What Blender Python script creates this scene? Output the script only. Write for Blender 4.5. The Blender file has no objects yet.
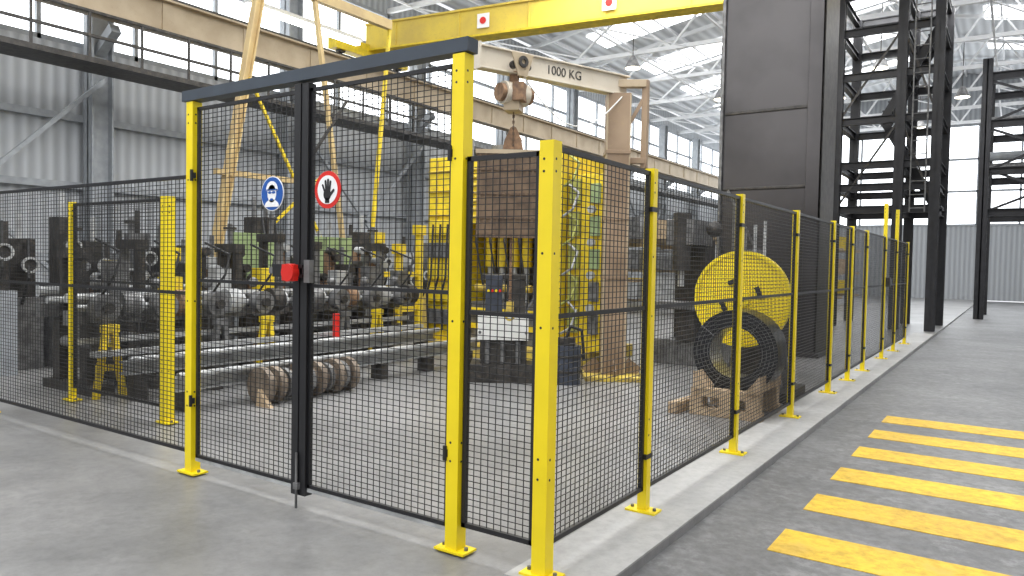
import bpy, math, random
from mathutils import Vector, Matrix
random.seed(7)
scene=bpy.context.scene
try:
    scene.view_settings.view_transform='Standard'
    scene.view_settings.look='None'
except Exception as e: print(e)

# ---------------- materials ----------------
MATS={}
def mat(name,col,rough=.5,metal=0.,var=.12,scale=6.,bump=0.,col2=None,emit=0,detail=6,contrast=(.35,.65),wear=0,wearcol=(.2,.15,.08)):
    m=bpy.data.materials.new(name); m.use_nodes=True
    nt=m.node_tree; b=nt.nodes['Principled BSDF']
    b.inputs['Roughness'].default_value=rough; b.inputs['Metallic'].default_value=metal
    tc=nt.nodes.new('ShaderNodeTexCoord'); n=nt.nodes.new('ShaderNodeTexNoise')
    n.inputs['Scale'].default_value=scale; n.inputs['Detail'].default_value=detail
    nt.links.new(tc.outputs['Object'],n.inputs['Vector'])
    r=nt.nodes.new('ShaderNodeValToRGB')
    r.color_ramp.elements[0].position=contrast[0]; r.color_ramp.elements[1].position=contrast[1]
    c2=col2 if col2 else tuple(max(0,c*(1-var*2)) for c in col)
    r.color_ramp.elements[0].color=(*c2,1); r.color_ramp.elements[1].color=(*col,1)
    nt.links.new(n.outputs['Fac'],r.inputs['Fac'])
    out=r.outputs['Color']
    if wear:
        n2=nt.nodes.new('ShaderNodeTexNoise'); n2.inputs['Scale'].default_value=18; n2.inputs['Detail'].default_value=10; n2.inputs['Roughness'].default_value=.7
        nt.links.new(tc.outputs['Object'],n2.inputs['Vector'])
        r2=nt.nodes.new('ShaderNodeValToRGB'); r2.color_ramp.elements[0].position=.60-wear*.1; r2.color_ramp.elements[1].position=.72
        r2.color_ramp.elements[0].color=(0,0,0,1); r2.color_ramp.elements[1].color=(wear,wear,wear,1)
        nt.links.new(n2.outputs['Fac'],r2.inputs['Fac'])
        mx=nt.nodes.new('ShaderNodeMix'); mx.data_type='RGBA'; mx.inputs[7].default_value=(*wearcol,1)
        nt.links.new(r2.outputs['Color'],mx.inputs[0]); nt.links.new(out,mx.inputs[6]); out=mx.outputs[2]
    nt.links.new(out,b.inputs['Base Color'])
    if bump:
        bp=nt.nodes.new('ShaderNodeBump'); bp.inputs['Strength'].default_value=bump; bp.inputs['Distance'].default_value=.02
        nt.links.new(n.outputs['Fac'],bp.inputs['Height']); nt.links.new(bp.outputs['Normal'],b.inputs['Normal'])
    if emit:
        b.inputs['Emission Color'].default_value=(*col,1); b.inputs['Emission Strength'].default_value=emit
    MATS[name]=m; return m
mat('yellow_paint',(.93,.72,.008),.38,var=.05,scale=3)
mat('yellow_machine',(.84,.62,.02),.5,var=.14,scale=5,wear=.6)
mat('yellow_dirty',(.70,.52,.06),.6,scale=7,col2=(.36,.26,.08),wear=.8)
mat('crane_yellow',(.74,.56,.07),.6,scale=1.3,col2=(.56,.41,.08),wear=.35)
mat('black_coat',(.012,.012,.014),.45,var=.1)
mat('wire_black',(.012,.012,.013),.5,var=.05)
mat('beam_blue_grey',(.038,.052,.072),.4,var=.08)
mat('dark_steel',(.06,.055,.05),.5,.2,var=.3,scale=8,wear=.6,wearcol=(.16,.12,.08))
mat('tower_steel',(.026,.026,.030),.5,.2,var=.2,scale=4)
mat('mid_steel',(.22,.22,.22),.42,.3,var=.28,scale=9,wear=.5,wearcol=(.08,.06,.045))
mat('light_steel',(.52,.53,.53),.35,.2,var=.2,scale=5,wear=.4,wearcol=(.2,.17,.13))
mat('white_paint',(.82,.82,.79),.5,var=.04)
mat('rust',(.30,.18,.10),.8,var=.3,scale=14,bump=.3,col2=(.14,.085,.055))
mat('plate_brown',(.22,.15,.095),.7,scale=5,bump=.15,col2=(.11,.075,.05),detail=10)
mat('tan_paint',(.48,.39,.27),.55,scale=1.5,col2=(.37,.29,.19),wear=.3)
mat('frame_yellow_tan',(.58,.44,.20),.55,scale=2,col2=(.46,.33,.16))
mat('jib_paint',(.36,.26,.17),.5,.1,scale=1.6,col2=(.24,.165,.105),detail=8,wear=.4,wearcol=(.4,.3,.15))
mat('cream_paint',(.66,.60,.50),.5,scale=1.5,col2=(.57,.51,.41),wear=.3)
mat('green_paint',(.30,.39,.18),.5,var=.1)
mat('olive_paint',(.38,.39,.09),.5,var=.15)
mat('slate_paint',(.05,.06,.085),.4,var=.2)
mat('sign_blue',(.01,.09,.38),.4,var=.0)
mat('red_paint',(.70,.02,.012),.35,var=.05)
mat('sign_white',(.88,.88,.88),.4,var=.0)
mat('wood',(.54,.41,.27),.75,scale=9,col2=(.36,.26,.16))
mat('spool_metal',(.27,.22,.17),.6,.2,scale=9,col2=(.13,.10,.075))
mat('coil_black',(.032,.034,.040),.28,.6,var=.2)
mat('coil_bright',(.50,.51,.53),.3,.7,var=.1)
mat('column_steel',(.080,.074,.076),.42,.25,scale=.5,col2=(.028,.025,.026))
mat('truss_white',(.80,.81,.82),.5,var=.03)
mat('wall_trim',(.34,.36,.38),.6,var=.1)
mat('window_glow',(.92,.96,1.0),.3,var=0,emit=2.8)
mat('skylight_fill_glow',(.97,.98,1.0),.3,var=0,emit=3.2)
mat('lamp_glow',(1,.93,.75),.3,var=0,emit=8)
mat('tube_glow',(.95,1,1),.3,var=0,emit=8)
mat('black_rubber',(.02,.02,.02),.6,var=.1)
mat('chain_brown',(.18,.12,.07),.7,var=.3,scale=30,col2=(.08,.05,.035))

def floor_mat(name,c1,c2,rough,stain,scuff=0,scuffcol=(.1,.1,.1)):
    m=bpy.data.materials.new(name); m.use_nodes=True; nt=m.node_tree; b=nt.nodes['Principled BSDF']
    tc=nt.nodes.new('ShaderNodeTexCoord')
    n1=nt.nodes.new('ShaderNodeTexNoise'); n1.inputs['Scale'].default_value=.7; n1.inputs['Detail'].default_value=9; n1.inputs['Roughness'].default_value=.68
    n2=nt.nodes.new('ShaderNodeTexNoise'); n2.inputs['Scale'].default_value=14; n2.inputs['Detail'].default_value=9; n2.inputs['Roughness'].default_value=.7
    for n in (n1,n2): nt.links.new(tc.outputs['Object'],n.inputs['Vector'])
    r=nt.nodes.new('ShaderNodeValToRGB'); r.color_ramp.elements[0].position=.34; r.color_ramp.elements[1].position=.66
    r.color_ramp.elements[0].color=(*c2,1); r.color_ramp.elements[1].color=(*c1,1)
    nt.links.new(n1.outputs['Fac'],r.inputs['Fac'])
    r2=nt.nodes.new('ShaderNodeValToRGB'); r2.color_ramp.elements[0].position=.35; r2.color_ramp.elements[1].position=.6
    r2.color_ramp.elements[0].color=(stain,stain,stain,1); r2.color_ramp.elements[1].color=(1,1,1,1)
    nt.links.new(n2.outputs['Fac'],r2.inputs['Fac'])
    mx=nt.nodes.new('ShaderNodeMix'); mx.data_type='RGBA'; mx.blend_type='MULTIPLY'; mx.inputs[0].default_value=1
    nt.links.new(r.outputs['Color'],mx.inputs[6]); nt.links.new(r2.outputs['Color'],mx.inputs[7])
    out=mx.outputs[2]
    if scuff:
        n3=nt.nodes.new('ShaderNodeTexNoise'); n3.inputs['Scale'].default_value=3.5; n3.inputs['Detail'].default_value=12; n3.inputs['Roughness'].default_value=.75
        nt.links.new(tc.outputs['Object'],n3.inputs['Vector'])
        r3=nt.nodes.new('ShaderNodeValToRGB'); r3.color_ramp.elements[0].position=.54; r3.color_ramp.elements[1].position=.68
        r3.color_ramp.elements[0].color=(0,0,0,1); r3.color_ramp.elements[1].color=(scuff,scuff,scuff,1)
        nt.links.new(n3.outputs['Fac'],r3.inputs['Fac'])
        m3=nt.nodes.new('ShaderNodeMix'); m3.data_type='RGBA'; m3.inputs[7].default_value=(*scuffcol,1)
        nt.links.new(r3.outputs['Color'],m3.inputs[0]); nt.links.new(out,m3.inputs[6]); out=m3.outputs[2]
    nt.links.new(out,b.inputs['Base Color'])
    b.inputs['Roughness'].default_value=rough
    bp=nt.nodes.new('ShaderNodeBump'); bp.inputs['Strength'].default_value=.15; bp.inputs['Distance'].default_value=.01
    nt.links.new(n2.outputs['Fac'],bp.inputs['Height']); nt.links.new(bp.outputs['Normal'],b.inputs['Normal'])
    MATS[name]=m
floor_mat('concrete_floor',(.31,.305,.30),(.165,.165,.163),.36,.78,.45,(.15,.148,.145))
floor_mat('concrete_curb',(.48,.475,.46),(.34,.335,.325),.6,.82,.4,(.27,.265,.25))
floor_mat('asphalt',(.215,.215,.215),(.11,.11,.112),.5,.6,.4,(.30,.30,.295))
floor_mat('road_yellow',(.84,.54,.02),(.62,.38,.03),.6,.62,.6,(.38,.27,.09))

def corr_mat(name,c,axis,freq):
    m=bpy.data.materials.new(name); m.use_nodes=True; nt=m.node_tree; b=nt.nodes['Principled BSDF']
    tc=nt.nodes.new('ShaderNodeTexCoord'); w=nt.nodes.new('ShaderNodeTexWave'); w.bands_direction=axis
    w.inputs['Scale'].default_value=freq
    nt.links.new(tc.outputs['Object'],w.inputs['Vector'])
    r=nt.nodes.new('ShaderNodeValToRGB'); r.color_ramp.elements[0].color=(*[x*.72 for x in c],1); r.color_ramp.elements[1].color=(*c,1)
    nt.links.new(w.outputs['Fac'],r.inputs['Fac']); nt.links.new(r.outputs['Color'],b.inputs['Base Color'])
    bp=nt.nodes.new('ShaderNodeBump'); bp.inputs['Strength'].default_value=.6; bp.inputs['Distance'].default_value=.05
    nt.links.new(w.outputs['Fac'],bp.inputs['Height']); nt.links.new(bp.outputs['Normal'],b.inputs['Normal'])
    b.inputs['Roughness'].default_value=.6; MATS[name]=m
corr_mat('corrugated_y',(.47,.49,.51),'Y',1.3)
corr_mat('corrugated_x',(.40,.42,.44),'X',1.3)
corr_mat('corrugated_roof',(.72,.74,.76),'X',.8)

m=bpy.data.materials.new('perforated_yellow'); m.use_nodes=True; nt=m.node_tree; b=nt.nodes['Principled BSDF']
tc=nt.nodes.new('ShaderNodeTexCoord'); mp=nt.nodes.new('ShaderNodeMapping'); mp.inputs['Scale'].default_value=(1,0,1)
v=nt.nodes.new('ShaderNodeTexVoronoi'); v.inputs['Scale'].default_value=24; v.inputs['Randomness'].default_value=.0
nt.links.new(tc.outputs['Object'],mp.inputs['Vector']); nt.links.new(mp.outputs['Vector'],v.inputs['Vector'])
r=nt.nodes.new('ShaderNodeValToRGB'); r.color_ramp.elements[0].position=.22; r.color_ramp.elements[1].position=.32
r.color_ramp.elements[0].color=(.48,.33,.01,1); r.color_ramp.elements[1].color=(.95,.73,.01,1)
nt.links.new(v.outputs['Distance'],r.inputs['Fac']); nt.links.new(r.outputs['Color'],b.inputs['Base Color']); b.inputs['Roughness'].default_value=.5
MATS['perforated_yellow']=m

# ---------------- builder ----------------
class B:
    def __init__(s,name): s.name=name; s.v=[]; s.f=[]; s.mi=[]; s.ms=[]; s.sm=[]
    def _m(s,n):
        if n not in s.ms: s.ms.append(n)
        return s.ms.index(n)
    def add(s,vs,fs,m,smooth=False):
        o=len(s.v); s.v+= [tuple(x) for x in vs]; k=s._m(m)
        for f in fs: s.f.append([o+i for i in f]); s.mi.append(k); s.sm.append(smooth)
    def box(s,c,sz,m,rz=0,rot=None):
        M=rot.to_3x3() if rot else Matrix.Rotation(rz,3,'Z')
        c=Vector(c); vs=[]
        for x in(-.5,.5):
            for y in(-.5,.5):
                for z in(-.5,.5): vs.append(c+M@Vector((x*sz[0],y*sz[1],z*sz[2])))
        s.add(vs,[(0,1,3,2),(4,6,7,5),(0,4,5,1),(2,3,7,6),(0,2,6,4),(1,5,7,3)],m)
    def bx(s,a,b,m):
        s.box([(a[i]+b[i])/2 for i in range(3)],[abs(b[i]-a[i]) for i in range(3)],m)
    def beam(s,p,q,w,h,m):
        p=Vector(p);q=Vector(q);d=(q-p); L=d.length
        if L<1e-6:return
        d.normalize(); up=Vector((0,0,1)) if abs(d.z)<.95 else Vector((0,1,0))
        x=d.cross(up).normalized(); z=x.cross(d)
        R=Matrix((x,d,z)).transposed()
        s.box((p+q)/2,(w,L,h),m,rot=R.to_4x4())
    def ibeam(s,p,q,w,h,m,t=.02):
        p=Vector(p);q=Vector(q)
        d=(q-p).normalized(); up=Vector((0,0,1)) if abs(d.z)<.95 else Vector((0,1,0))
        x=d.cross(up).normalized(); z=x.cross(d)
        s.beam(p,q,t,h,m); s.beam(p+z*(h/2-t/2),q+z*(h/2-t/2),w,t,m); s.beam(p-z*(h/2-t/2),q-z*(h/2-t/2),w,t,m)
    def cyl(s,p,q,r,m,n=12,r2=None,smooth=True,cap=True):
        p=Vector(p);q=Vector(q);d=(q-p).normalized(); up=Vector((0,0,1)) if abs(d.z)<.95 else Vector((0,1,0))
        x=d.cross(up).normalized(); y=x.cross(d); r2=r if r2 is None else r2
        vs=[];
        for i in range(n):
            a=2*math.pi*i/n; o=x*math.cos(a)+y*math.sin(a); vs.append(p+o*r); vs.append(q+o*r2)
        fs=[(2*i,2*i+1,(2*i+3)%(2*n),(2*i+2)%(2*n)) for i in range(n)]
        s.add(vs,fs,m,smooth)
        if cap:
            s.add([vs[2*i] for i in range(n)],[tuple(range(n))],m); s.add([vs[2*i+1] for i in range(n)],[tuple(reversed(range(n)))],m)
    def tube(s,p,q,ri,ro,m,n=32,m2=None,m3=None):
        p=Vector(p);q=Vector(q);d=(q-p).normalized(); up=Vector((0,0,1)) if abs(d.z)<.95 else Vector((0,1,0))
        x=d.cross(up).normalized(); y=x.cross(d); vs=[]
        for i in range(n):
            a=2*math.pi*i/n; o=x*math.cos(a)+y*math.sin(a)
            vs+=[p+o*ri,p+o*ro,q+o*ro,q+o*ri]
        for k,mm in ((0,m2 or m),(1,m),(2,m2 or m),(3,m3 or m)):
            fs=[(4*i+k,4*i+(k+1)%4,4*((i+1)%n)+(k+1)%4,4*((i+1)%n)+k) for i in range(n)]
            s.add(vs,fs,mm,k in(1,3))
    def path(s,pts,r,m,n=8):
        for a,b_ in zip(pts[:-1],pts[1:]): s.cyl(a,b_,r,m,n)
    def sphere(s,c,r,m,n=12,sc=(1,1,1)):
        c=Vector(c); vs=[];fs=[]; k=n//2
        for j in range(k+1):
            t=math.pi*j/k
            for i in range(n):
                a=2*math.pi*i/n; vs.append(c+Vector((r*sc[0]*math.sin(t)*math.cos(a),r*sc[1]*math.sin(t)*math.sin(a),r*sc[2]*math.cos(t))))
        for j in range(k):
            for i in range(n): fs.append((j*n+i,(j+1)*n+i,(j+1)*n+(i+1)%n,j*n+(i+1)%n))
        s.add(vs,fs,m,True)
    def extr(s,pts,d,m):
        d=Vector(d); n=len(pts); vs=[Vector(p) for p in pts]+[Vector(p)+d for p in pts]
        fs=[tuple(range(n)),tuple(reversed(range(n,2*n)))]+[(i,(i+1)%n,n+(i+1)%n,n+i) for i in range(n)]
        s.add(vs,fs,m)
    def done(s,bevel=0):
        me=bpy.data.meshes.new(s.name+'_mesh'); me.from_pydata(s.v,[],s.f)
        for n in s.ms: me.materials.append(MATS[n])
        me.polygons.foreach_set('material_index',s.mi); me.polygons.foreach_set('use_smooth',s.sm); me.update()
        o=bpy.data.objects.new(s.name,me); scene.collection.objects.link(o)
        if bevel:
            md=o.modifiers.new('bevel','BEVEL'); md.width=bevel; md.segments=2; md.limit_method='ANGLE'
        return o
Zv=Vector((0,0,1))

# ---------------- camera ----------------
cx,cy,h,yaw,pi_,ro,f=1.9029,-3.1316,1.5649,.5943,-.0335,.0194,743.62
F=Vector((-math.sin(yaw),math.cos(yaw),0)); R=Vector((math.cos(yaw),math.sin(yaw),0)); U=Vector((0,0,1))
F2=F*math.cos(pi_)+U*math.sin(pi_); U2=U*math.cos(pi_)-F*math.sin(pi_)
RX=R*math.cos(ro)+U2*math.sin(ro); UY=-R*math.sin(ro)+U2*math.cos(ro)
cd=bpy.data.cameras.new('camera'); cam=bpy.data.objects.new('camera',cd); scene.collection.objects.link(cam)
Mx=Matrix((RX,UY,-F2)).transposed().to_4x4(); Mx.translation=Vector((cx,cy,h)); cam.matrix_world=Mx
cd.lens=f/1024*36; cd.sensor_width=36; scene.camera=cam

# ---------------- hall shell ----------------
XL,XR,YF,YN,HT=-14.5,13.,46.,-14.,10.2
o=B('floor'); o.bx((XL,YN,-.3),(.30,YF,0),'concrete_floor'); o.done()
o=B('curb'); o.bx((-.16,-.10,0),(.30,18.,.012),'concrete_curb'); o.done()
o=B('road'); o.bx((.30,YN,-.3),(XR-.02,YF,-.05),'asphalt'); o.done()
o=B('crosswalk_stripes')
for i in range(-3,6):
    y=1.19+.88*i; o.bx((.78,y,-.05),(2.2,y+.42,-.046),'road_yellow')
o.done()
o=B('wall_left'); o.bx((XL-.2,YN,0),(XL,YF,5.9),'corrugated_y'); o.bx((XL-.2,YN,9.2),(XL,YF,HT),'corrugated_y')
o.done()
o=B('window_1'); o.bx((XL-.15,YN,5.9),(XL-.1,YF,9.2),'window_glow')
for y in range(int(YN),int(YF),2): o.bx((XL-.1,y-.04,5.9),(XL,y+.04,9.2),'wall_trim')
for z in (5.95,7.0,8.1,9.15): o.bx((XL-.1,YN,z-.05),(XL,YF,z+.05),'wall_trim')
o.done()
o=B('wall_back'); o.bx((XL,YF,0),(XR,YF+.2,4.2),'corrugated_x'); o.bx((XL,YF,9.8),(XR,YF+.2,HT+2.5),'corrugated_x'); o.done()
o=B('window_2'); o.bx((XL,YF+.05,4.2),(XR,YF+.1,9.8),'window_glow')
for x in range(int(XL),int(XR),2): o.bx((x-.05,YF-.05,4.2),(x+.05,YF+.05,9.8),'wall_trim')
for z in (4.2,6.1,7.9,9.8): o.bx((XL,YF-.05,z-.06),(XR,YF+.05,z+.06),'wall_trim')
o.done()
o=B('wall_right'); o.bx((XR,YN,-.3),(XR+.2,YF,1.6),'corrugated_y'); o.bx((XR,YN,8.8),(XR+.2,YF,HT),'corrugated_y')
for y in range(int(YN),int(YF)+1,6): o.bx((XR,y-.15,-.05),(XR+.3,y+.15,HT),'wall_trim')
o.done()
def roofz(x): return HT+ 2.4*(1-abs(x-(XL+XR)/2)/((XR-XL)/2))
xm=(XL+XR)/2
o=B('ceiling')
for xa,xb in ((XL,xm),(xm,XR)):
    o.beam((xa,(YN+YF)/2,roofz(xa)+.15),(xb,(YN+YF)/2,roofz(xb)+.15),YF-YN,.1,'corrugated_roof')
o.done()
o=B('skylight_fill')  # glowing roof strips; rows over and behind the camera are added fill light
for y in range(int(YN)+3,int(YF)-2,5):
    for xa,xb in ((XL+2,xm-1.2),(xm+1.2,XR-2)):
        o.beam((xa,y,roofz(xa)+.05),(xb,y,roofz(xb)+.05),1.8,.04,'skylight_fill_glow')
o.done()
o=B('roof_truss_frame')
for y in range(2,int(YF),4):
    zb=9.3
    n=14
    xs=[XL+.2+(XR-XL-.4)*i/n for i in range(n+1)]
    o.beam((XL,y,zb),(XR,y,zb),.12,.14,'truss_white')
    o.beam((XL,y,roofz(XL)-.1),(xm,y,roofz(xm)-.1),.12,.14,'truss_white'); o.beam((XR,y,roofz(XR)-.1),(xm,y,roofz(xm)-.1),.12,.14,'truss_white')
    for i in range(n):
        a=(xs[i],y,zb if i%2 else roofz(xs[i])-.1); b_=(xs[i+1],y,zb if (i+1)%2 else roofz(xs[i+1])-.1); o.beam(a,b_,.07,.07,'truss_white')
for k in range(15):
    x=XL+1+k*(XR-XL-2)/14; o.beam((x,YN,roofz(x)-.02),(x,YF,roofz(x)-.02),.08,.12,'truss_white')
for k in range(0,15,2):
    x=XL+1+k*(XR-XL-2)/14
    o.beam((x,2,9.25),(x,YF,9.25),.06,.06,'truss_white')
    for y in range(2,int(YF)-4,4): o.beam((x,y,9.25),(x+2.,y+4,9.25),.04,.04,'truss_white')
o.done()
o=B('wall_column_row')
for y in range(0,int(YF),5):
    o.ibeam((XL+.35,y,0),(XL+.35,y,9.2),.35,.45,'wall_trim',.04)
    o.beam((XL+.35,y,5.8),(XL+1.0,y,6.2),.2,.2,'wall_trim')
for z in (1.5,3.0,4.4): o.beam((XL+.1,YN,z),(XL+.1,YF,z),.1,.14,'wall_trim')
for y in range(0,40,10):
    o.beam((XL+.6,y,.2),(XL+.6,y+5,5.2),.08,.08,'wall_trim'); o.beam((XL+.6,y+5,.2),(XL+.6,y,5.2),.08,.08,'wall_trim')
o.done()
o=B('crane_runway_beam')
o.ibeam((XL+1.2,YN,6.65),(XL+1.2,YF,6.65),.35,.7,'tan_paint',.04); o.beam((XL+1.2,YN,7.05),(XL+1.2,YF,7.05),.08,.1,'dark_steel')
for y in range(-14,44,2): o.beam((XL+1.23,y,6.35),(XL+1.23,y,6.95),.03,.25,'tan_paint')
o.beam((XL+1.6,YN,5.2),(XL+1.6,YF,5.2),.9,.10,'dark_steel')
for y in range(-8,14,1): o.beam((XL+2.0,y,5.2),(XL+2.0,y,6.1),.04,.04,'dark_steel')
for z in (5.65,6.1): o.beam((XL+2.0,YN,z),(XL+2.0,14,z),.05,.05,'dark_steel')
o.ibeam((9.,YN,6.65),(9.,YF,6.65),.35,.7,'tan_paint',.04); o.beam((9.,YN,7.05),(9.,YF,7.05),.08,.1,'dark_steel')
for y in range(-10,46,8): o.ibeam((9.,y,-.05),(9.,y,6.3),.3,.35,'wall_trim',.03)
o.done()
o=B('fluorescent_tube_lamp')
o.bx((-10.7,6.0,6.5),(-10.5,9.0,6.58),'white_paint'); o.bx((-10.67,6.05,6.42),(-10.53,8.95,6.5),'tube_glow')
for q in (6.6,8.4): o.cyl((-10.6,q,6.58),(-10.6,q,10.3),.01,'dark_steel',5)
o.done()
o=B('overhead_bridge_crane')
pa=Vector((-13.3,12.03,7.74)); pb=Vector((9,15.1,7.74)); d=(pb-pa).normalized(); n=Vector((d.y,-d.x,0))
o.beam(pa,pb,.40,.66,'crane_yellow'); o.beam(pa+Zv*.35,pb+Zv*.35,.5,.05,'crane_yellow'); o.beam(pa-Zv*.35,pb-Zv*.35,.5,.05,'yellow_machine')
for t in range(1,22,2): o.beam(pa+d*t+n*.215-Zv*.32,pa+d*t+n*.215+Zv*.32,.03,.03,'crane_yellow')
for p in (pa,pb):
    o.beam((p.x,p.y-1.4,7.36),(p.x,p.y+1.4,7.36),.32,.36,'yellow_machine')
    for s in(-1.1,1.1): o.cyl((p.x-.08,p.y+s,7.22),(p.x+.08,p.y+s,7.22),.12,'dark_steel',14)
for t in (3.73,7.1):
    c=pa+d*t+n*.24; o.box(c,(.34,.03,.36),'sign_white',rz=math.atan2(d.y,d.x)); o.cyl(c+n*.02,c+n*.03,.09,'red_paint',16)
o.box(pa+d*17.5-Zv*.75,(.8,.6,.5),'yellow_dirty',rz=.137); o.cyl(pa+d*17.1-Zv*.75,pa+d*18.1-Zv*.75,.2,'dark_steel',16)
o.done()
o=B('high_bay_lamp')
for (x,y) in ((-4,22),(-4,28),(-2,24),(-8,26),(0,30),(-6,34),(-9,20),(-2,36)):
    o.cyl((x,y,8.2),(x,y,8.6),.28,'mid_steel',14,r2=.08); o.cyl((x,y,8.19),(x,y,8.2),.25,'lamp_glow',14); o.cyl((x,y,8.6),(x,y,10.3),.015,'dark_steel',5)
o.done()

# ---------------- fence ----------------
def post(o,x,y,ht,w=.06,base=True,holes=True,m='yellow_paint'):
    o.bx((x-w/2,y-w/2,.012),(x+w/2,y+w/2,ht),m)
    if base:
        o.bx((x-.10,y-.06,.012),(x+.10,y+.06,.024),m)
        for sx in(-.075,.075): o.cyl((x+sx,y-.0,.024),(x+sx,y,.04),.012,'mid_steel',6)
    if holes:
        for z in (ht-.09,ht-.15,ht-.55,.5,.6,1.25):
            o.cyl((x-.012,y-w/2-.001,z),(x-.012,y-w/2+.004,z),.007,'black_coat',8)
            o.cyl((x+w/2-.004,y-.012,z),(x+w/2+.001,y-.012,z),.007,'black_coat',8)
WV,WH,WR=.05,.033,.0038
def panel(o,p,q,z0,z1,mid=None,fr=.025):
    p=Vector((p[0],p[1],0));q=Vector((q[0],q[1],0)); d=(q-p); L=d.length; d.normalize(); n=Vector((d.y,-d.x,0))
    Z=Zv
    for z in (z0+fr/2,z1-fr/2): o.beam(p+Z*z,q+Z*z,fr,fr,'black_coat')
    for c in (p+d*fr/2,q-d*fr/2): o.beam(c+Z*z0,c+Z*z1,fr,fr,'black_coat')
    if mid:o.beam(p+Z*mid,q+Z*mid,.018,.022,'black_coat')
    k=int((L-2*fr)/WV)
    for i in range(1,k+1):
        c=p+d*(fr+(L-2*fr)*i/(k+1)); o.beam(c+Z*z0,c+Z*z1,WR,WR,'wire_black')
    k=int((z1-z0-2*fr)/WH)
    for i in range(1,k+1):
        z=Z*(z0+fr+(z1-z0-2*fr)*i/(k+1)); o.beam(p+z+n*WR*.9,q+z+n*WR*.9,WR,WR,'wire_black')
YP=[0,1.2195,3.0369,4.9355,6.8282,8.1258,9.3755,11.3351,12.85,14.6]
o=B('safety_fence')
post(o,0,0,2.165,.08)
for i,y in enumerate(YP[1:]):
    tall = i+1 in (7,8)
    post(o,0,y,2.73 if tall else 2.17,.06)
for i in range(len(YP)-1):
    panel(o,(0,YP[i]+(.05 if i==0 else .04)),(0,YP[i+1]-.04),.15,2.15,1.3)
for y in YP[1:]:
    for z in (.35,1.9): o.bx((-.02,y-.05,z),(.033,y+.05,z+.03),'black_coat')
panel(o,(-.505,0),(-.05,0),.15,2.12,1.3)
o.bx((-.03,11.42,1.3),(.1,11.6,1.42),'black_coat'); o.bx((.03,11.30,1.28),(.1,11.42,1.44),'dark_steel')
post(o,-4.62,.8,2.12,.09); post(o,-6.4,.8,2.12,.06); panel(o,(-6.36,.8),(-4.68,.8),.15,2.1,1.3)
panel(o,(-6.3,0),(-3.02,0),.15,2.15,1.3); post(o,-6.34,0,2.2,.06)
o.done()

o=B('double_swing_gate')
post(o,-.552,0,2.66,.08,holes=True); post(o,-2.9667,0,2.66,.075)
o.bx((-3.05,-.045,2.665),(-.49,.045,2.738),'beam_blue_grey')
XM=-1.79
panel(o,(-2.915,0),(XM-.06,0),.13,2.62,1.4,.022)
panel(o,(XM+.06,0),(-.602,0),.13,2.62,1.4,.022)
o.bx((XM-.062,-.035,.08),(XM-.003,.035,2.65),'black_coat'); o.bx((XM+.003,-.03,.08),(XM+.062,.03,2.65),'black_coat')
for x0,x1 in ((-2.915,XM-.06),(XM+.06,-.602)): o.bx((x0,-.012,.105),(x1,.012,.128),'light_steel')
for z in (.5,2.1):
    for x in (-.597,-2.925): o.cyl((x,-.045,z),(x,-.045,z+.08),.012,'black_coat',8); o.bx((x-.015,-.045,z+.02),(x+.015,-.02,z+.06),'black_coat')
o.cyl((XM,-.045,.0),(XM,-.045,.35),.008,'mid_steel',8); o.bx((XM-.02,-.055,.12),(XM+.02,-.03,.16),'mid_steel')
o.bx((-2.00,-.075,1.45),(-1.72,-.035,1.53),'black_coat'); o.bx((-2.04,-.07,1.47),(-1.94,-.045,1.51),'mid_steel')
o.cyl((-1.80,-.07,1.48),(-1.80,-.125,1.48),.055,'red_paint',20); o.bx((-1.86,-.115,1.43),(-1.75,-.08,1.53),'red_paint')
o.bx((-1.71,-.07,1.42),(-1.66,-.035,1.56),'mid_steel'); o.bx((-1.74,-.075,1.47),(-1.71,-.06,1.51),'black_coat')
o.done()
SS=.94
o=B('mandatory_ppe_sign'); c=Vector((-2.06,-.03,1.98))
o.cyl(c,c+Vector((0,-.004,0)),.118*SS,'sign_white',40); o.cyl(c+Vector((0,-.003,0)),c+Vector((0,-.006,0)),.112*SS,'sign_blue',40)
def disc(o,cx_,cz,rx,rz,y,m,n=24,a0=0,a1=2*math.pi):
    pts=[Vector((c.x+cx_*SS+rx*SS*math.cos(a0+(a1-a0)*i/n),y,c.z+cz*SS+rz*SS*math.sin(a0+(a1-a0)*i/n))) for i in range(n if a1-a0>6.2 else n+1)]
    o.extr(pts,(0,-.002,0),m)
y0=c.y-.006
disc(o,0,.0,.045,.06,y0,'sign_white'); disc(o,0,.02,.062,.065,y0,'sign_white',16,0,math.pi)
disc(o,0,-.09,.075,.05,y0,'sign_white',16,0,math.pi)
disc(o,-.02,.008,.018,.009,y0-.002,'sign_blue'); disc(o,.02,.008,.018,.009,y0-.002,'sign_blue'); disc(o,0,-.04,.016,.008,y0-.002,'sign_blue')
o.bx((c.x-.058,y0-.004,c.z+.021),(c.x+.058,y0-.002,c.z+.027),'sign_blue')
o.done()
o=B('no_entry_hand_sign'); c=Vector((-1.545,-.03,1.985))
o.cyl(c,c+Vector((0,-.004,0)),.120*SS,'red_paint',40); o.cyl(c+Vector((0,-.003,0)),c+Vector((0,-.006,0)),.092*SS,'sign_white',40)
y0=c.y-.006
disc(o,.0,-.03,.034,.038,y0,'black_coat')
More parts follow.
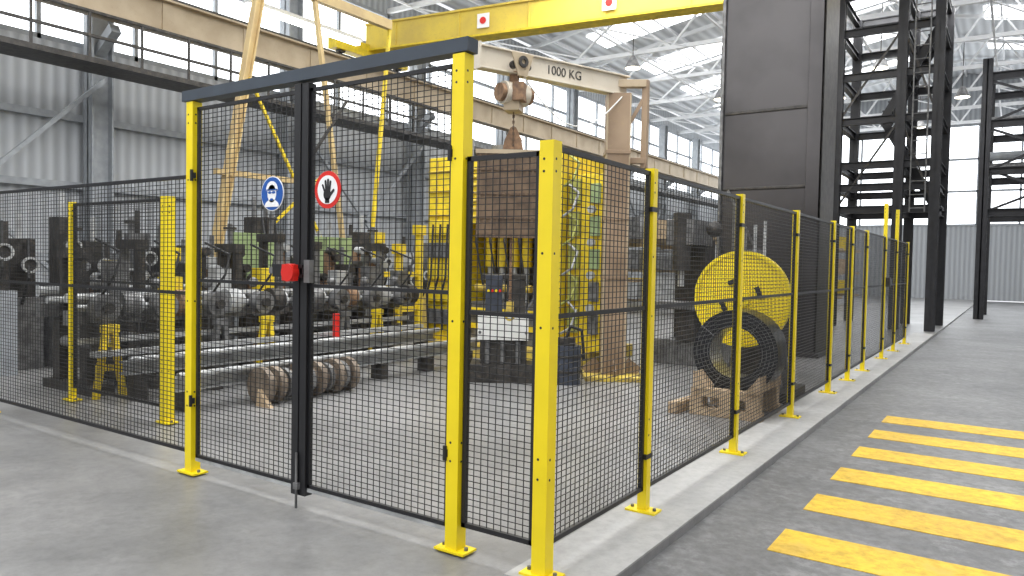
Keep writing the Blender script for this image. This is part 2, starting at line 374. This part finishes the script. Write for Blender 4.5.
def finger(x0,z0,x1,z1,w):
    a=Vector((c.x+x0*SS,y0-.001,c.z+z0*SS)); b_=Vector((c.x+x1*SS,y0-.001,c.z+z1*SS))
    d=(b_-a).normalized(); pnt=Vector((-d.z,0,d.x))*w/2
    pts=[a-pnt]+[b_+d*(w/2)*math.sin(t)-pnt*math.cos(t) for t in [i*math.pi/6 for i in range(7)]]+[a+pnt]
    o.extr(pts,(0,-.002,0),'black_coat')
finger(-.02,-.015,-.042,.03,.013); finger(-.008,-.01,-.016,.055,.015); finger(.006,-.01,.008,.062,.015); finger(.02,-.012,.03,.05,.014); finger(.018,-.045,.058,-.005,.016)
o.bx((c.x-.018,y0-.002,c.z-.08),(c.x+.018,y0,c.z-.05),'black_coat')
o.done()

# ---------------- jib crane ----------------
J=Vector((-2.70,6.19,0)); E=Vector((-3.52,4.05,0)); d=(E-J).normalized(); n=Vector((.933,-.36,0))
o=B('jib_crane')
o.box((J.x,J.y,1.95),(.31,.31,3.9),'jib_paint',rz=.59); o.box((J.x,J.y,.03),(.8,.8,.06),'yellow_dirty',rz=.59)
for sx in (-1,1): o.box(J+R*.155*sx-F*.14+Zv*1.95,(.02,.04,3.88),'tan_paint',rz=.59)
for k in range(4):
    a=k*math.pi/2+.59; o.beam(J+Vector((math.cos(a)*.17,math.sin(a)*.17,.2)),J+Vector((math.cos(a)*.36,math.sin(a)*.36,.06)),.02,.2,'jib_paint')
for z in (1.4,2.2,3.1): o.box((J.x,J.y,z),(.34,.34,.05),'jib_paint',rz=.59)
o.ibeam(E+Zv*4.03,J-d*.15+Zv*4.03,.16,.28,'cream_paint',.02); o.beam(E+Zv*4.03+n*.03,J+Zv*4.03+n*.03,.02,.24,'cream_paint')
o.beam(E+Zv*4.03,E+Zv*4.03+d*.03,.20,.32,'cream_paint')
side=J+Vector((.33,.18,0))
o.beam(side+Zv*2.9,side+Zv*4.1,.08,.08,'jib_paint'); o.beam(J+Zv*4.05,side+Zv*4.05,.12,.1,'tan_paint'); o.beam(J+Zv*3.0,side+Zv*3.0,.1,.08,'jib_paint')
o.beam(J+Zv*3.2,side+Zv*3.9,.05,.05,'jib_paint')
T=E-d*.55
for s in(-1,1):
    for q in(-.1,.1): o.cyl(T+n*.1*s-d*q+Zv*3.98,T+n*.15*s-d*q+Zv*3.98,.05,'dark_steel',12)
o.extr([T+n*.16-d*a_+Zv*zz for a_,zz in ((-.16,4.12),(.16,4.12),(.06,3.85),(-.06,3.85))],n*.02,'tan_paint')
o.tube(T+n*.18+Zv*4.02,T+n*.20+Zv*4.02,.03,.07,'dark_steel',16)
o.box(T+Zv*3.83,(.1,.12,.2),'rust',rz=.37)
o.cyl(T+d*.17+Zv*3.66,T-d*.17+Zv*3.66,.14,'cream_paint',20); o.cyl(T-d*.17+Zv*3.66,T-d*.24+Zv*3.66,.11,'rust',16); o.cyl(T+d*.17+Zv*3.66,T+d*.23+Zv*3.66,.11,'rust',16)
o.box(T+Zv*3.66+n*.12,(.14,.2,.22),'rust',rz=.37); o.box(T+Zv*3.5,(.2,.26,.12),'tan_paint',rz=.37)
for i in range(12):
    z=3.42-i*.035; o.box(T+Zv*z,(.03 if i%2 else .01,.01 if i%2 else .03,.04),'chain_brown',rz=.37)
o.extr([T+Zv*3.0+R*x+Zv*zz for x,zz in((-.13,-.05),(-.1,.1),(-.03,.25),(.03,.25),(.1,.1),(.13,-.05))],F*.06,'rust')
pts=[]
for k in range(13):
    t=k/12; pts.append(T.lerp(J,t)+n*.14+Zv*(3.9-.55*math.sin(math.pi*t)))
o.path(pts,.010,'white_paint',6)
jib=o.done(.004)
tc_=bpy.data.curves.new('capacity_label','FONT'); tc_.body='1000 KG'; tc_.size=.16; tc_.extrude=.002; tc_.align_x='CENTER'; tc_.align_y='CENTER'
to=bpy.data.objects.new('capacity_label',tc_); scene.collection.objects.link(to); tc_.materials.append(MATS['dark_steel'])
mid=J.lerp(E,.43)+Zv*4.03+n*.045
M=Matrix((-d,Zv,n)).transposed().to_4x4(); M.translation=mid; to.parent=jib; to.matrix_world=M

o=B('lifting_magnet_plate')
C=T+Zv*2.42
o.box(C,(.88,.12,1.02),'plate_brown',rz=yaw)
for i in range(12): o.box(C-F*.068+R*(-.40+.0727*i),(.02,.02,.98),'plate_brown',rz=yaw)
for zz in (-.3,0,.3): o.box(C-F*.072+Zv*zz,(.86,.02,.02),'chain_brown',rz=yaw)
o.beam(C+Zv*.52-R*.46,C+Zv*.52+R*.46,.16,.05,'tan_paint'); o.beam(C-Zv*.52-R*.44,C-Zv*.52+R*.44,.14,.04,'chain_brown')
for s in(-.4,.4): o.cyl(C+Zv*.54+R*s,T+Zv*2.97,.012,'dark_steel',6)
for i in range(20):
    z=-.55-i*.04; o.box(C+Zv*z,(.035 if i%2 else .012,.012 if i%2 else .035,.045),'rust')
o.box(C+Zv*-1.4,(.09,.07,.12),'yellow_dirty',rz=yaw)
pts=[C+Zv*-1.46+R*(.05*math.sin(a))+Zv*(-.06+.05*math.cos(a)) for a in [k*math.pi*1.5/10 for k in range(11)]]
o.path(pts,.015,'yellow_dirty',8)
o.done()

# ---------------- yellow press machine ----------------
o=B('yellow_hydraulic_press')
def yb(a,b_,m='yellow_machine'): o.bx(a,b_,m)
yb((-6.6,6.6,0),(-3.5,8.6,.22),'yellow_dirty')
yb((-6.6,6.8,.22),(-5.85,8.4,3.35)); yb((-4.35,6.8,.22),(-3.9,8.4,3.3))
for z in (2.35,2.75,3.1): o.bx((-6.58,6.76,z),(-5.9,6.8,z+.02),'yellow_dirty')
for xx in (-6.4,-6.1): o.bx((xx,6.77,2.2),(xx+.02,6.8,3.3),'yellow_dirty')
yb((-5.85,6.7,2.2),(-4.35,8.3,3.25)); 
yb((-5.85,7.0,.22),(-4.35,8.3,.9),'mid_steel'); yb((-5.8,7.7,.9),(-4.4,8.3,2.2),'dark_steel')
for i in range(7): o.bx((-5.8,6.66,2.3+.13*i),(-4.45,6.7,2.34+.13*i),'yellow_dirty')
for x in (-5.6,-5.35,-5.1,-4.85,-4.6):
    o.cyl((x,7.3,.9),(x,7.3,2.2),.05,'light_steel',12); o.cyl((x,7.3,1.5),(x,7.3,2.2),.09,'yellow_machine',14)
for z in (.45,.7): o.bx((-5.8,6.95,z),(-4.4,7.0,z+.1),'yellow_machine')
o.cyl((-5.6,6.9,1.15),(-4.5,6.9,1.15),.06,'yellow_dirty',12); 
for i in range(6):
    z=.5+i*.45; o.path([(-3.85,6.75,z),(-3.66,6.7,z+.1),(-3.62,6.8,z+.35),(-3.85,6.9,z+.5)],.022,'olive_paint' if i%2 else 'light_steel',6)
for k in range(4):
    xx=-6.5+.16*k; o.path([(xx,6.72,.4),(xx,6.68,1.0),(xx+.1,6.66,1.3),(xx+.1,6.7,2.2)],.02,'black_rubber',6)
for k in range(5): o.path([(-5.7+.28*k,6.64,2.2),(-5.68+.28*k,6.6,1.9),(-5.6+.28*k,6.7,1.2)],.018,'black_rubber',6)
yb((-3.9,7.0,.22),(-3.3,7.9,2.95),'yellow_machine')
for z in (.5,1.0,1.5,2.0,2.5): 
    o.bx((-3.86,6.93,z),(-3.68,7.0,z+.38),'olive_paint'); o.bx((-3.5,6.95,z),(-3.34,7.0,z+.3),'green_paint' if z>1.4 else 'mid_steel')
for z in (.8,1.3,1.8,2.3): o.cyl((-3.44,6.93,z+.1),(-3.44,6.86,z+.1),.06,'light_steel',12)
for x in (-3.25,-3.15): o.cyl((x,7.3,0),(x,7.3,2.7),.035,'mid_steel',8)
for x in(-4.25,-4.0): o.cyl((x,6.74,.4),(x,6.74,2.3),.03,'light_steel',8)
for k in range(5): o.bx((-6.55,6.74,.5+k*.38),(-5.95,6.8,.75+k*.38),'mid_steel' if k in(0,3) else 'yellow_machine')
o.cyl((-6.25,7.4,3.35),(-6.25,7.4,3.75),.14,'mid_steel',14); o.cyl((-5.6,7.6,3.25),(-5.6,7.6,3.6),.2,'mid_steel',16)
o.beam((-6.2,6.9,3.35),(-6.0,7.0,4.9),.07,.07,'yellow_machine')
o.done(.01)
o=B('control_cabinet')
c=Vector((-3.72,5.0,0)); a=yaw
o.box(c+Zv*.12,(.85,.5,.24),'dark_steel',rz=a); o.box(c+Zv*.4,(.6,.35,.34),'dark_steel',rz=a)
for q in (-.2,0,.2): o.cyl(c+R*q-F*.2+Zv*.25,c+R*q-F*.2+Zv*.54,.035,'mid_steel',10)
o.box(c+Zv*.73,(.66,.5,.34),'white_paint',rz=a); o.box(c+Zv*.73-F*.252,(.6,.01,.28),'white_paint',rz=a)
o.box(c+Zv*1.15-R*.13,(.22,.35,.5),'slate_paint',rz=a); o.box(c+Zv*1.12+R*.16,(.25,.3,.44),'dark_steel',rz=a); o.box(c+Zv*1.38,(.58,.3,.06),'dark_steel',rz=a)
for k in range(4): o.cyl(c-F*.18+R*(-.2+.05*k)+Zv*1.2,c-F*.21+R*(-.2+.05*k)+Zv*1.2,.018,'red_paint' if k%2 else 'yellow_paint',10)
o.path([c+R*.28+Zv*.9,c+R*.4+Zv*1.1,c+R*.42+Zv*1.8],.02,'mid_steel',8)
for s in(-.3,.3): o.cyl(c-F*.26+R*s+Zv*.66,c-F*.27+R*s+Zv*.66,.02,'mid_steel',12)
o.done(.008)
o=B('hydraulic_pump_drum')
c=Vector((-2.95,5.35,0)); o.cyl(c,c+Zv*.5,.2,'slate_paint',20); o.cyl(c+Zv*.5,c+Zv*.6,.12,'dark_steel',16); o.tube(c+Zv*.15,c+Zv*.18,.2,.21,'dark_steel',20); o.tube(c+Zv*.35,c+Zv*.38,.2,.21,'dark_steel',20)
o.path([c+Zv*.6,c+Zv*.75+R*.05,c+Zv*.7+R*.2,c+Zv*.3+R*.24],.02,'black_rubber',8)
o.done()

# ---------------- reel + coil ----------------
ax=Vector((.0,1,0))
o=B('yellow_cable_reel')
c=Vector((-.72,5.50,1.2))
o.cyl(c,c+ax*.05,.54,'perforated_yellow',56); o.tube(c-ax*.015,c+ax*.065,.52,.56,'yellow_paint',56)
o.cyl(c-ax*.03,c+ax*.5,.10,'yellow_paint',24); o.cyl(c-ax*.05,c+ax*.55,.04,'dark_steel',16)
for k in range(4):
    a=k*math.pi/2+.4; p=c+Vector((math.cos(a)*.22,-.02,math.sin(a)*.22)); o.box(p,(.05,.03,.13),'black_coat',rot=Matrix.Rotation(-a,4,'Y'))
o.cyl(c+ax*.08,c+ax*.32,.3,'mid_steel',32)
o.bx((c.x-.2,c.y+.4,0),(c.x+.2,c.y+.8,1.45),'dark_steel'); o.bx((c.x-.5,c.y+.2,0),(c.x+.5,c.y+1.1,.12),'dark_steel')
o.beam(c+Vector((-.45,.6,-1.15)),c+Vector((-.1,.6,.0)),.1,.1,'mid_steel'); o.beam(c+Vector((.45,.6,-1.15)),c+Vector((.1,.6,0)),.1,.1,'mid_steel')
o.done()
o=B('steel_strip_coil'); c=Vector((-.53,4.70,.66)); 
o.tube(c,c+ax*.38,.27,.45,'coil_black',64,'coil_black','coil_bright')
for k in range(4): o.tube(c-ax*.004,c+ax*.002,.29+k*.04,.294+k*.04,'mid_steel',64)
for a in (.9,2.5,4.2):
    dd=Vector((math.cos(a),0,math.sin(a))); o.beam(c+dd*.27-ax*.008,c+dd*.455-ax*.008,.03,.006,'mid_steel')
o.done()
o=B('timber_cradle'); c=Vector((-.53,4.85,0))
CR=.34
for y in (-.33,.33):
    o.bx((c.x-CR-.04,c.y+y-.06,.20),(c.x+CR,c.y+y+.06,.29),'wood')
    for x in(-.32,0,.27): o.bx((c.x+x-.07,c.y+y-.07,.09),(c.x+x+.07,c.y+y+.07,.20),'wood')
    o.bx((c.x-CR-.06,c.y+y-.06,0),(c.x+CR+.02,c.y+y+.06,.09),'wood')
for s in(-1,1): o.extr([Vector((c.x+s*.20,c.y-.42,.29)),Vector((c.x+s*CR,c.y-.42,.29)),Vector((c.x+s*CR,c.y-.42,.46)),Vector((c.x+s*.28,c.y-.42,.38))],(0,.84,0),'wood')
o.beam((c.x-.54,c.y-.5,.06),(c.x-.48,c.y+.3,.06),.1,.12,'wood'); 
o.done(.006)

o=B('metal_flanged_roll'); x=-4.73
o.cyl((x,1.95,.2),(x,3.15,.2),.13,'spool_metal',20)
for y,r in ((1.9,.2),(2.05,.2),(2.4,.2),(2.62,.2),(2.9,.2),(3.12,.2)): o.cyl((x,y,r),(x,y+.07,r),r,'spool_metal',24)
for y in (2.2,2.5,2.78,3.02): o.cyl((x,y,.2),(x,y+.05,.2),.165,'mid_steel',20)
o.extr([Vector((x+.25,1.85,0)),Vector((x+.02,1.85,0)),Vector((x+.05,1.85,.18))],(0,.05,0),'wood')
o.done()

# ---------------- roller line (left) ----------------
o=B('roller_bed_machine')
YE=6.2; YS=1.1
for x,z in ((-5.05,.28),(-5.95,.36)):
    o.ibeam((x,YS,z),(x,YE,z),.16,.14,'light_steel',.02); o.cyl((x+.12,YS,z+.1),(x+.12,YE,z+.1),.035,'light_steel',12)
    for k in range(6): o.bx((x-.1,YS+.1+k*.93,0),(x+.1,YS+.22+k*.93,z-.07),'dark_steel')
for x,z in ((-6.75,.86),(-7.4,.92)):
    o.beam((x,.9,z),(x,YE,z),.14,.16,'mid_steel')
    o.cyl((x,.9,z+.22),(x,YE,z+.22),.055,'light_steel',14); o.cyl((x+.2,.9,z+.12),(x+.2,YE,z+.12),.04,'light_steel',12)
o.beam((-6.5,.9,.62),(-6.5,YE,.62),.06,.06,'light_steel'); o.beam((-6.2,.9,.5),(-6.2,YE,.5),.1,.06,'light_steel')
for k in range(8):
    y=1.15+k*.69
    o.bx((-7.6,y-.12,0),(-6.45,y+.12,.1),'dark_steel'); o.bx((-6.83,y-.06,.1),(-6.67,y+.06,.8),'dark_steel'); o.bx((-7.48,y-.06,.1),(-7.32,y+.06,.85),'dark_steel')
    o.cyl((-7.3,y,.55),(-6.6,y,.55),.07,'mid_steel',12)
    if k%3!=1:
        m='yellow_machine' if k%3==0 else 'mid_steel'
        for dy in (-1,1): o.extr([Vector((-6.35,y+dy*.18,0)),Vector((-6.35,y+dy*.12,0)),Vector((-6.35,y+dy*.01,.75)),Vector((-6.35,y+dy*.07,.75))],(.07,0,0),m)
        o.bx((-6.36,y-.13,.3),(-6.27,y+.13,.36),m); o.bx((-6.36,y-.09,.72),(-6.27,y+.09,.8),m)
    o.bx((-7.2,y+.2,.1),(-6.9,y+.5,.35+.3*random.random()),random.choice(['dark_steel','rust','mid_steel']))
    o.tube((-6.5,y,.98),(-6.35,y,.98),.06,.15,'mid_steel',18); o.cyl((-7.0,y,.98),(-6.3,y,.98),.06,'dark_steel',12)
    o.cyl((-6.6,y+.25,1.0),(-6.6,y+.43,1.0),.16,('mid_steel','rust','light_steel','dark_steel')[k%4],18); o.cyl((-6.6,y+.43,1.0),(-6.6,y+.5,1.0),.11,'light_steel',18)
    hgt=1.45+.5*random.random()
    for xx in (-6.95,-7.3):
        o.bx((xx-.045,y-.045,.9),(xx+.045,y+.045,hgt),random.choice(['dark_steel','mid_steel','light_steel','mid_steel']))
    o.bx((-7.37,y-.07,hgt-.12),(-6.88,y+.07,hgt),'dark_steel')
    o.cyl((-7.12,y,hgt),(-7.12,y,hgt+.28),.035,'mid_steel',10); o.tube((-7.12,y,hgt+.2),(-7.12,y,hgt+.23),.07,.09,'dark_steel',16)
    o.bx((-6.9,y+.2,1.05),(-6.7,y+.42,1.3+.25*random.random()),random.choice(['mid_steel','yellow_machine','dark_steel','light_steel']))
    for q in range(3):
        zz=1.05+.5*random.random(); yy=y+.1+.5*random.random()
        o.bx((-7.3,yy-.05,.95),(-7.2,yy+.05,zz+.2),random.choice(['mid_steel','dark_steel','rust'])); o.cyl((-7.25,yy,zz+.2),(-7.1,yy,zz+.2),.06,random.choice(['light_steel','dark_steel']),12)
    o.sphere((-6.6,y,1.24),.07,'mid_steel',10)
    o.path([(-6.5,y,1.1),(-6.3,y+.05,1.35),(-6.35,y+.15,1.6),(-6.8,y+.1,1.75)],.015,'black_rubber',6)
o.cyl((-6.05,4.2,.36),(-6.05,4.2,.8),.05,'red_paint',10)
o.done()
o=B('machine_tool_row')
random.seed(11)
y=-1.5
while y<13:
    w=.18+random.random()*.32; hh=1.4+random.random()*.9; m=random.choice(['dark_steel','mid_steel','dark_steel','wall_trim','mid_steel','yellow_dirty'])
    x=-9.0-random.random()*.4
    o.bx((x-.35,y,0),(x+.3,y+w,hh*.55),m); o.bx((x-.15,y+.04,hh*.55),(x+.15,y+w-.04,hh),random.choice(['dark_steel','mid_steel','light_steel']))
    o.cyl((x,y+w/2,hh),(x,y+w/2,hh+.35),.04,random.choice(['mid_steel','dark_steel','light_steel']),10)
    o.cyl((x+.2,y+w*.5,hh*.8),(x+.35,y+w*.5,hh*.8),.09,'dark_steel',16)
    o.tube((x+.35,y+w*.5,hh*.8),(x+.38,y+w*.5,hh*.8),.08,.11,'light_steel',18)
    o.path([(x+.3,y+w*.3,hh*.5),(x+.4,y+w*.4,hh*.7),(x+.2,y+w*.6,hh)],.02,'black_rubber',6)
    y+=w+.10
o.done()
o=B('green_machine_cover')
o.bx((-7.95,3.8,1.2),(-7.85,4.7,1.95),'green_paint'); o.bx((-7.95,5.0,1.2),(-7.85,6.2,1.95),'green_paint')
for yy in (3.8,4.7,5.0,6.2): o.beam((-7.9,yy,0),(-7.9,yy,2.0),.06,.06,'mid_steel')
for yy in (4.1,4.4,5.3,5.6,5.9): o.bx((-7.85,yy,1.2),(-7.84,yy+.015,1.95),'dark_steel')
o.bx((-8.3,3.8,0),(-7.85,6.2,.1),'dark_steel')
o.done()
o=B('yellow_guard_post')
for yy,xx,hh in ((7.2,-8.2,2.1),(8.4,-8.2,2.3),(7.8,-8.2,1.9),(3.0,-8.2,1.7),(2.2,-8.2,1.5)):
    o.bx((xx-.06,yy-.06,0),(xx+.06,yy+.06,hh),'yellow_machine'); o.bx((xx-.12,yy-.12,0),(xx+.12,yy+.12,.03),'yellow_machine')
    o.box((xx,yy,hh-.1),(.2,.2,.2),'yellow_machine')
for z in (.6,1.3): o.beam((-8.2,7.2,z),(-8.2,8.4,z),.06,.1,'yellow_machine')
o.done()
o=B('gantry_a_frame')
gx=-9.95; FT='frame_yellow_tan'
o.ibeam((gx+.1,4.55,0),(gx-.1,5.95,6.9),.15,.17,FT,.03); o.beam((gx+.1,8.2,0),(gx-.1,7.2,6.9),.09,.08,FT)
o.beam((gx-.1,5.4,6.9),(gx-.1,9.4,6.9),.14,.2,FT)
o.beam((gx,4.9,3.1),(gx,7.8,3.1),.1,.1,FT); o.beam((gx,4.75,1.2),(gx,8.1,1.2),.1,.1,FT)
o.beam((gx,5.6,4.9),(gx+.1,8.1,.6),.05,.05,'yellow_machine'); o.beam((gx+.1,4.9,1.2),(gx,7.4,3.3),.05,.05,'yellow_machine')
o.beam((gx+.1,8.5,0),(gx-.1,9.4,6.9),.07,.07,'yellow_machine')
o.beam((gx,6.7,3.1),(gx,8.0,4.9),.05,.05,'dark_steel')
o.done()

o=B('vertical_milling_machine')
c=Vector((-2.35,8.6,0))
o.box(c+Vector((0,0,.2)),(1.1,1.0,.4),'mid_steel'); o.box(c+Vector((-.15,.2,1.1)),(.5,.5,1.8),'dark_steel'); o.box(c+Vector((-.1,-.2,2.1)),(.45,.9,.4),'mid_steel')
o.cyl(c+Vector((-.1,-.55,1.5)),c+Vector((-.1,-.55,2.4)),.14,'dark_steel',16); o.cyl(c+Vector((-.1,-.55,1.25)),c+Vector((-.1,-.55,1.5)),.05,'light_steel',12)
o.box(c+Vector((0,-.45,.95)),(1.1,.4,.12),'mid_steel'); o.box(c+Vector((0,-.4,.65)),(.3,.35,.5),'dark_steel')
o.tube(c+Vector((.45,-.6,.9)),c+Vector((.45,-.64,.9)),.09,.12,'dark_steel',18)
o.sphere(c+Vector((.35,-.35,2.15)),.13,'dark_steel'); o.path([c+Vector((.3,0,2.3)),c+Vector((.4,-.1,1.8)),c+Vector((.35,-.2,1.2))],.025,'black_rubber')
for s in (.55,.7,.85,1.0): o.cyl(c+Vector((s,.1,0)),c+Vector((s,.1,1.9+s*.4)),.03,'light_steel' if s>.8 else 'mid_steel',8)
o.box(c+Vector((.75,.4,.7)),(.5,.4,1.4),'dark_steel'); o.box(c+Vector((.75,.3,1.6)),(.3,.2,.5),'mid_steel')
for k in range(6): o.box(c+Vector((.6+.06*k,.15,.3+.27*k)),(.14,.1,.12),random.choice(['dark_steel','light_steel','mid_steel']))
o.done(.01)

# ---------------- big dark steel column ----------------
o=B('steel_box_column')
o.bx((-2.72,10.7,0),(-1.0,11.77,HT+.6),'column_steel')
o.bx((-2.78,10.64,0),(-2.72,11.0,HT+.6),'mid_steel'); o.bx((-1.22,10.64,0),(-.96,10.70,HT+.6),'column_steel'); o.bx((-2.82,10.6,0),(-.9,11.85,.08),'column_steel')
o.bx((-1.0,10.64,0),(-.96,11.8,HT+.6),'dark_steel')
o.bx((-2.7,10.675,3.0),(-1.22,10.70,3.05),'dark_steel'); o.bx((-2.7,10.675,4.4),(-1.22,10.70,4.46),'dark_steel')
o.beam((-2.6,10.67,3.0),(-2.1,10.67,2.0),.03,.05,'mid_steel')
o.bx((-2.5,10.68,.3),(-2.4,10.70,2.7),'mid_steel')
o.done(.01)
# ---------------- stair tower ----------------
o=B('steel_stair_tower')
TS='tower_steel'
xs=(-2.3,-.75,.1); ys=(19.,21.6)
for x in xs:
    for y in ys: o.ibeam((x-.0,y,0),(x,y,9.1),.24,.24,TS,.03)
for z in (3.2,3.8,4.4,5.6,6.8,8.0,9.0):
    for y in ys: o.ibeam((xs[0],y,z),(xs[-1],y,z),.14,.2,TS,.02)
    for x in xs: o.ibeam((x,ys[0],z),(x,ys[1],z),.14,.2,TS,.02)
for i,z in enumerate((3.2,5.6)):
    s=1 if i%2 else -1
    for yy in (19.6,20.5): o.beam((-.6-s*.7,yy,z),(-.6+s*.6,yy,z+2.4),.05,.2,TS)
    for k in range(10): t=k/10; o.box((-.6-s*.7+s*1.3*t,20.05,z+2.4*t+.1),(.22,.9,.03),TS)
    o.beam((xs[0],ys[0],z),(xs[1],ys[0],z+2.4),.05,.05,'dark_steel'); o.beam((xs[1],ys[0],z+2.4),(xs[2],ys[0],z),.05,.05,'dark_steel')
for k in range(16): o.cyl((xs[1]+.3,18.8,3.2+.35*k),(xs[1]+.65,18.8,3.2+.35*k),.015,'mid_steel',6)
for q in(.3,.65): o.cyl((xs[1]+q,18.8,3.1),(xs[1]+q,18.8,8.8),.02,'mid_steel',6)
o.done()
o=B('steel_pipe_bridge')
for x in (.9,4.4):
    for y in (27,30.5): o.ibeam((x,y,-.05),(x,y,8.8),.3,.3,TS,.04)
for z in (3.6,5.0,6.6,8.2):
    for y in (27,30.5): o.ibeam((.9,y,z),(4.4,y,z),.2,.26,TS,.03)
for z in (3.6,5.0,6.6): 
    o.beam((.9,27,z),(4.4,27,z+1.5),.08,.08,TS); o.beam((4.4,27,z),(.9,27,z+1.5),.08,.08,TS)
for z,mm in ((5.3,'mid_steel'),(5.7,'wall_trim'),(6.95,'mid_steel')): o.cyl((.9,28.6,z),(4.4,28.6,z),.16,mm,16)
o.done()
o=B('storage_rack_row')
for y in (20,23,26,30,34):
    for x in (-12,-9.5,-7,-4.5):
        o.beam((x,y,0),(x,y,3),.08,.08,'wall_trim')
    for z in (.4,1.4,2.4):
        o.beam((-12,y,z),(-4,y,z),.1,.1,'tan_paint')
        for k in range(6):
            x=-11.6+k*1.35; hh=.4+.4*random.random(); o.box((x,y,z+.05+hh/2),(.9,.8,hh),random.choice(['mid_steel','wall_trim','yellow_machine','light_steel','wood']))
o.done()

# ---------------- lighting ----------------
w=bpy.data.worlds.new('sky'); scene.world=w; w.use_nodes=True; nt=w.node_tree
bg=nt.nodes['Background']; bg.inputs['Color'].default_value=(.95,.97,1,1); bg.inputs['Strength'].default_value=1.1
def area(name,loc,size,sy,power,rot,col=(1,1,1)):
    l=bpy.data.lights.new(name,'AREA'); l.shape='RECTANGLE'; l.size=size; l.size_y=sy; l.energy=power; l.color=col
    ob=bpy.data.objects.new(name,l); ob.location=loc; ob.rotation_euler=rot; scene.collection.objects.link(ob)
for y,pw in ((-4,560),(4,800),(12,850),(22,850),(34,850)):  # added area lamps below the roof, fill light for the enclosed hall
    area('roof_fill',( -3,y,9.1),9,2.4,pw,(0,0,0))
